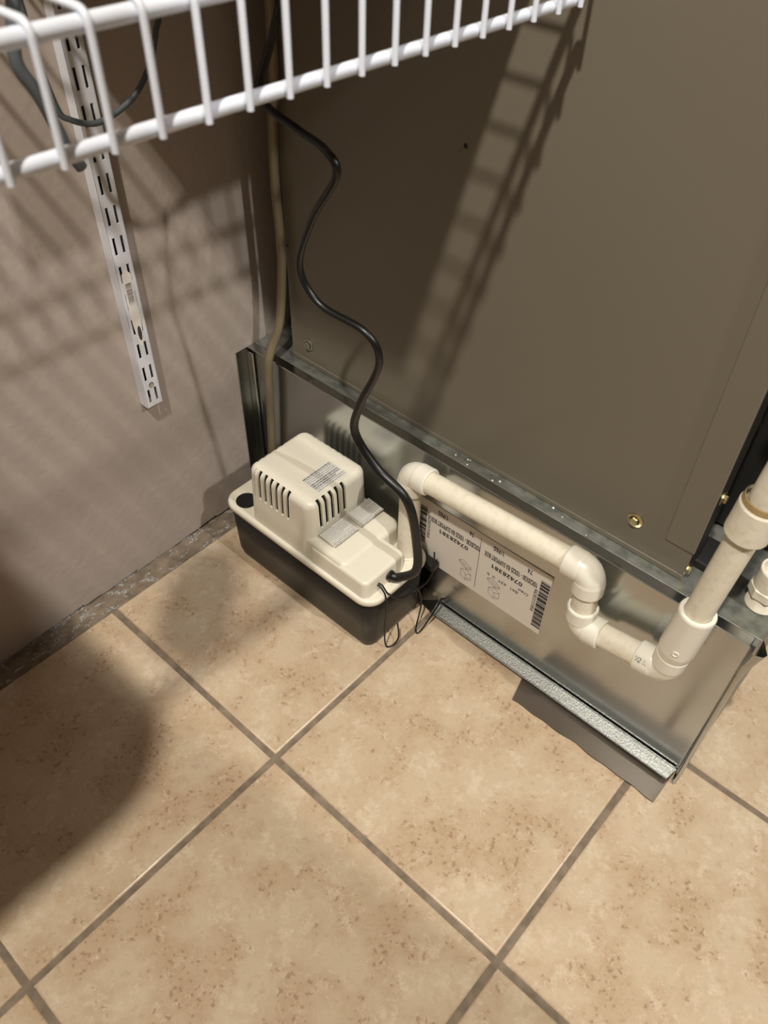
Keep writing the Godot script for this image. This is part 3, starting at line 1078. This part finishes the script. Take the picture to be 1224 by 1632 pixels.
func standard() -> void:
	var t := thing("shelf_standard", "white slotted metal shelf standard screwed to the left wall", "shelf bracket")
	var x1 := -0.0155
	var z0 := 0.1505
	var z1 := 0.1725
	var y0 := 0.262
	var pitch := 0.0325
	var ny := 36
	var y1 := y0 + pitch * ny
	var th := 0.0012
	var st := sb()
	# face with two rows of real slots
	var sw := 0.0033
	var sl := 0.0195
	var cols := [z0 + 0.0062, z1 - 0.0062]
	box(st, Vector3(x1 - th, y0, z0), Vector3(x1, y1, cols[0] - sw / 2))
	box(st, Vector3(x1 - th, y0, cols[0] + sw / 2), Vector3(x1, y1, cols[1] - sw / 2))
	box(st, Vector3(x1 - th, y0, cols[1] + sw / 2), Vector3(x1, y1, z1))
	for c in cols:
		var y := y0
		for i in ny:
			var s0 := y0 + pitch * i + 0.0055
			box(st, Vector3(x1 - th, y, c - sw / 2), Vector3(x1, s0, c + sw / 2))
			y = s0 + sl
		box(st, Vector3(x1 - th, y, c - sw / 2), Vector3(x1, y1, c + sw / 2))
	build("face", st, M.standard, t)
	st = sb()
	box(st, Vector3(WALL_X, y0, z0 - 0.0002), Vector3(x1, y1, z0 + th), 0.0004)
	box(st, Vector3(WALL_X, y0, z1 - th), Vector3(x1, y1, z1 + 0.0002), 0.0004)
	build("side_flange", st, M.standard, t)
	st = sb()
	box(st, Vector3(WALL_X, y0 + 0.004, z0 + 0.0014), Vector3(WALL_X + 0.0022, y1, z1 - 0.0014))
	build("slot_shade_back", st, M.slot_dark, t)  # dark backing; shade inside the channel put into its colour
	st = sb()
	lathe(st, Vector3(x1 - 0.0004, 0.2925, 0.1612), Vector3(1, 0, 0), [Vector2(0.0036, 0.0), Vector2(0.0036, 0.0010), Vector2(0.0028, 0.0014), Vector2(0.0, 0.0012)], 16)
	build("fixing_screw", st, M.zinc, t)
	# torn price sticker with a bar code
	var sm := mat(Color(1, 1, 1), 0.6)
	sm.albedo_texture = print_texture(96, 48, 4, Color(0.90, 0.89, 0.87), Color(0.25, 0.25, 0.26), 1, [], "bars")
	st = sb()
	var z := func(f: float) -> float: return lerp(z1 - 0.0045, z0 + 0.0045, f)
	var edge := [Vector2(0.08, 0.440), Vector2(0.45, 0.446), Vector2(0.62, 0.443), Vector2(0.95, 0.438), Vector2(0.93, 0.405), Vector2(0.99, 0.384), Vector2(0.80, 0.356), Vector2(0.55, 0.347), Vector2(0.28, 0.352), Vector2(0.10, 0.378), Vector2(0.02, 0.405)]
	for i in edge.size():
		var a: Vector2 = edge[i]
		var b: Vector2 = edge[(i + 1) % edge.size()]
		tri(st, Vector3(x1 + 0.0003, 0.40, z.call(0.5)), Vector3(x1 + 0.0003, b.y, z.call(b.x)), Vector3(x1 + 0.0003, a.y, z.call(a.x)))
	var s := build("price_sticker", st, M.sticker, t)
	s.set_meta("label", "torn white price sticker")
	var bc := put("bar_code", flat_card(0.026, 0.0085), sm, s)
	bc.transform = Transform3D(Basis(Vector3(0, -1, 0), Vector3(0, 0, 1), Vector3(-1, 0, 0)) if false else Basis(Vector3(0, 1, 0), Vector3(0, 0, 1), Vector3(1, 0, 0)), Vector3(x1 + 0.0007, 0.4165, 0.1618))
	st = sb()
	for i in 8:
		var w := TAU * i / 8
		var w2 := TAU * (i + 1) / 8
		tri(st, Vector3(x1 + 0.0006, 0.365, 0.1605), Vector3(x1 + 0.0006, 0.365 + 0.010 * cos(w2), 0.1605 + 0.0026 * sin(w2)), Vector3(x1 + 0.0006, 0.365 + 0.010 * cos(w), 0.1605 + 0.0026 * sin(w)))
	build("torn_patch", st, M.slot_dark, s)

# ------------------------------------------------------------------ cords and tubes
func cords() -> void:
	var t := thing("power_cord", "black power cord rising in waves from the pump to the shelf", "cord")
	var st := sb()
	var path := [Vector3(0.3004, 0.1190, 0.0765), Vector3(0.305, 0.1195, 0.0760), Vector3(0.312, 0.1205, 0.0720), Vector3(0.3300, 0.140, 0.0640), Vector3(0.3265, 0.177, 0.060), Vector3(0.312, 0.247, 0.065), Vector3(0.269, 0.275, 0.070), Vector3(0.241, 0.313, 0.075), Vector3(0.253, 0.361, 0.080), Vector3(0.283, 0.430, 0.085), Vector3(0.270, 0.462, 0.090), Vector3(0.214, 0.471, 0.095), Vector3(0.194, 0.505, 0.100), Vector3(0.219, 0.561, 0.105), Vector3(0.255, 0.612, 0.110), Vector3(0.244, 0.629, 0.110), Vector3(0.207, 0.634, 0.105), Vector3(0.156, 0.639, 0.095), Vector3(0.146, 0.651, 0.090), Vector3(0.151, 0.678, 0.080), Vector3(0.159, 0.712, 0.070), Vector3(0.165, 0.745, 0.040), Vector3(0.165, 0.770, -0.010), Vector3(0.165, 0.80, -0.0190), Vector3(0.165, 1.0, -0.0200)]
	var pts := curve(path, 7)
	var rad: Array = []
	for p in pts:
		rad.append(lerp(0.0056, 0.0036, smoothstep(0.2, 0.5, p.y)))
	sweep(st, pts, rad, 14, true, 0.72, Vector3(0.45, 0.72, 0.53))
	build("sheath", st, M.cord, t)
	st = sb()
	lathe(st, Vector3(0.3000, 0.1190, 0.0765), Vector3(1, 0.02, -0.05), [Vector2(0.0072, 0), Vector2(0.0070, 0.003), Vector2(0.0058, 0.0036)], 18)
	build("strain_relief", st, M.cord, t)
	# clear drain tube down the corner
	t = thing("vinyl_tube", "cloudy clear vinyl tube hanging down the furnace corner behind the pump", "tube")
	st = sb()
	sweep(st, curve([Vector3(0.044, 0.90, -0.0208), Vector3(0.040, 0.621, -0.0205), Vector3(0.034, 0.572, -0.0195), Vector3(0.030, 0.504, -0.0195), Vector3(0.032, 0.423, -0.0195), Vector3(0.031, 0.390, -0.0190), Vector3(0.028, 0.320, -0.012), Vector3(0.024, 0.280, 0.004), Vector3(0.024, 0.255, 0.0112), Vector3(0.018, 0.150, 0.0115), Vector3(0.010, 0.060, 0.0115), Vector3(0.008, 0.008, 0.0115)], 6), [0.0056], 14)
	build("tube_wall", st, M.vinyl, t)
	# black cable that loops in front of the standard
	t = thing("looped_cable", "thin black cable drooping in a loop across the slotted standard", "cable")
	st = sb()
	sweep(st, curve([Vector3(0.03, 0.805, 0.092), Vector3(0.03, 0.694, 0.098), Vector3(0.03, 0.671, 0.105), Vector3(0.03, 0.648, 0.116), Vector3(0.03, 0.627, 0.136), Vector3(0.03, 0.616, 0.161), Vector3(0.03, 0.613, 0.184), Vector3(0.03, 0.622, 0.206), Vector3(0.03, 0.636, 0.216), Vector3(0.032, 0.70, 0.224), Vector3(0.034, 0.805, 0.226)], 6), [0.0027], 10)
	build("sheath", st, M.cable_grey, t)
	t = thing("grey_cable", "soft grey cable end hanging down behind the shelf lip", "cable")
	st = sb()
	sweep(st, curve([Vector3(0.22, 0.806, 0.318), Vector3(0.22, 0.777, 0.321), Vector3(0.22, 0.754, 0.328), Vector3(0.22, 0.735, 0.332), Vector3(0.22, 0.716, 0.324), Vector3(0.22, 0.695, 0.318), Vector3(0.22, 0.683, 0.315), Vector3(0.22, 0.668, 0.308)], 6), [0.0040], 12)
	build("sheath", st, M.cable_grey, t)

# ------------------------------------------------------------------ small things
func carton(lo: Vector3, hi: Vector3, label: String) -> void:
	var t := thing("unseen_cardboard_box", label, "box", Vector3((lo.x + hi.x) / 2, lo.y, (lo.z + hi.z) / 2))
	var h := (hi - lo) / 2
	var st := sb()
	box(st, Vector3(-h.x, 0, -h.z), Vector3(h.x, hi.y - lo.y, h.z), 0.003)
	build("carton", st, M.cardboard, t)
	st = sb()
	box(st, Vector3(-0.025, 0.0, -h.z - 0.0005), Vector3(0.025, hi.y - lo.y + 0.0006, h.z + 0.0005), 0.0004)
	build("tape", st, M.tape, t)

func small_things() -> void:
	# threaded adapter left standing on the box
	var t := thing("threaded_adapter", "small white threaded pipe adapter standing on the galvanized box top", "pipe fitting", Vector3(0.6690, BOX_TOP + 0.0006, -0.0560))
	var st := sb()
	var prof: Array = [Vector2(0.0, 0.0), Vector2(0.0120, 0.0)]
	for i in 8:
		prof.append(Vector2(0.0158, 0.0012 + i * 0.0019))
		prof.append(Vector2(0.0146, 0.0012 + i * 0.0019 + 0.00095))
	prof.append(Vector2(0.0150, 0.0175))
	lathe(st, Vector3.ZERO, Vector3.UP, prof, 28)
	build("thread", st, M.pvc_aged, t)
	st = sb()
	lathe(st, Vector3(0, 0.0172, 0), Vector3.UP, [Vector2(0.0150, 0), Vector2(0.0185, 0.0005), Vector2(0.0185, 0.0100), Vector2(0.0165, 0.0112)], 8, true)
	build("hex_collar", st, M.pvc_aged, t)
	st = sb()
	lathe(st, Vector3(0, 0.028, 0), Vector3.UP, [Vector2(0.0165, 0), Vector2(0.0165, 0.0215), Vector2(0.0158, 0.0225), Vector2(0.0136, 0.0225), Vector2(0.0134, 0.004), Vector2(0, 0.004)], 28)
	build("socket", st, M.pvc_aged, t)
	# black ribbed hose inside the open side
	t = thing("ribbed_hose", "black ribbed hose inside the dark open side of the furnace", "hose")
	st = sb()
	var hp := curve([Vector3(0.560, 0.66, -0.093), Vector3(0.564, 0.52, -0.093), Vector3(0.566, 0.42, -0.093), Vector3(0.552, 0.34, -0.094), Vector3(0.52, 0.288, -0.095)], 16)
	var hr: Array = []
	for i in hp.size():
		hr.append(0.024 + 0.0025 * cos(i * TAU / 8.0))
	sweep(st, hp, hr, 20)
	build("ribs", st, M.rubber, t)
	# scrap of black foam beside the furnace foot
	t = thing("foam_scrap", "scrap of black foam on the box top by furnace corner", "foam", Vector3(0.600, BOX_TOP + 0.0006, -0.074))
	st = sb()
	loft(st, ring_rect(-0.012, 0.014, -0.022, 0.020, 0.006), rounded(0.0, 0.0, 0.010, 0.003), null, 0.0, true, true)
	build("foam", st, M.black_inside, t)
	# white crumbs scattered on the ledge
	st = sb()
	for k in 9:
		var p := Vector3(rng.randf_range(0.30, 0.60), BOX_TOP + 0.0005, rng.randf_range(-0.026, -0.015))
		var r := rng.randf_range(0.0005, 0.0017)
		lathe(st, p, Vector3.UP, [Vector2(r, 0), Vector2(r * 0.8, r * 0.6), Vector2(0, r * 0.8)], 5, true)
	var o := build("debris", st, M.sticker, self)
	o.set_meta("label", "white crumbs of debris scattered on the galvanized ledge before the furnace")
	o.set_meta("category", "debris")
	o.set_meta("kind", "stuff")
	# out-of-view things on the shelf, placed for the shadows they cast
	carton(Vector3(-0.020, 0.7979, -0.0145), Vector3(0.347, 1.12, 0.235), "unseen cardboard carton on the wire shelf, shading furnace and left wall")
	t = thing("unseen_tray", "unseen low grey fabric tray on the wire shelf, shading the floor at left", "tray", Vector3(0, 0.7979, 0))
	st = sb()
	loft(st, ring_rect(-0.015, 0.428, 0.625, 1.12, 0.06), [Vector2(0.006, 0.0), Vector2(0.0, 0.006), Vector2(0.0, 0.068), Vector2(0.003, 0.07), Vector2(0.006, 0.068), Vector2(0.008, 0.010)], null, 0.0, true, true)
	build("tray_body", st, M.cable_grey, t)
	t = thing("unseen_jar", "unseen small brown jar with a lid on the wire shelf, shading a floor patch", "jar", Vector3(0.328, 0.7979, 0.540))
	st = sb()
	lathe(st, Vector3.ZERO, Vector3.UP, [Vector2(0, 0), Vector2(0.030, 0), Vector2(0.033, 0.004), Vector2(0.033, 0.10), Vector2(0.026, 0.112), Vector2(0.026, 0.120)], 28)
	build("jar_body", st, M.cardboard, t)
	st = sb()
	lathe(st, Vector3(0, 0.116, 0), Vector3.UP, [Vector2(0.026, 0), Vector2(0.029, 0), Vector2(0.029, 0.018), Vector2(0.027, 0.020), Vector2(0, 0.020)], 28)
	build("lid", st, M.dark_steel, t)
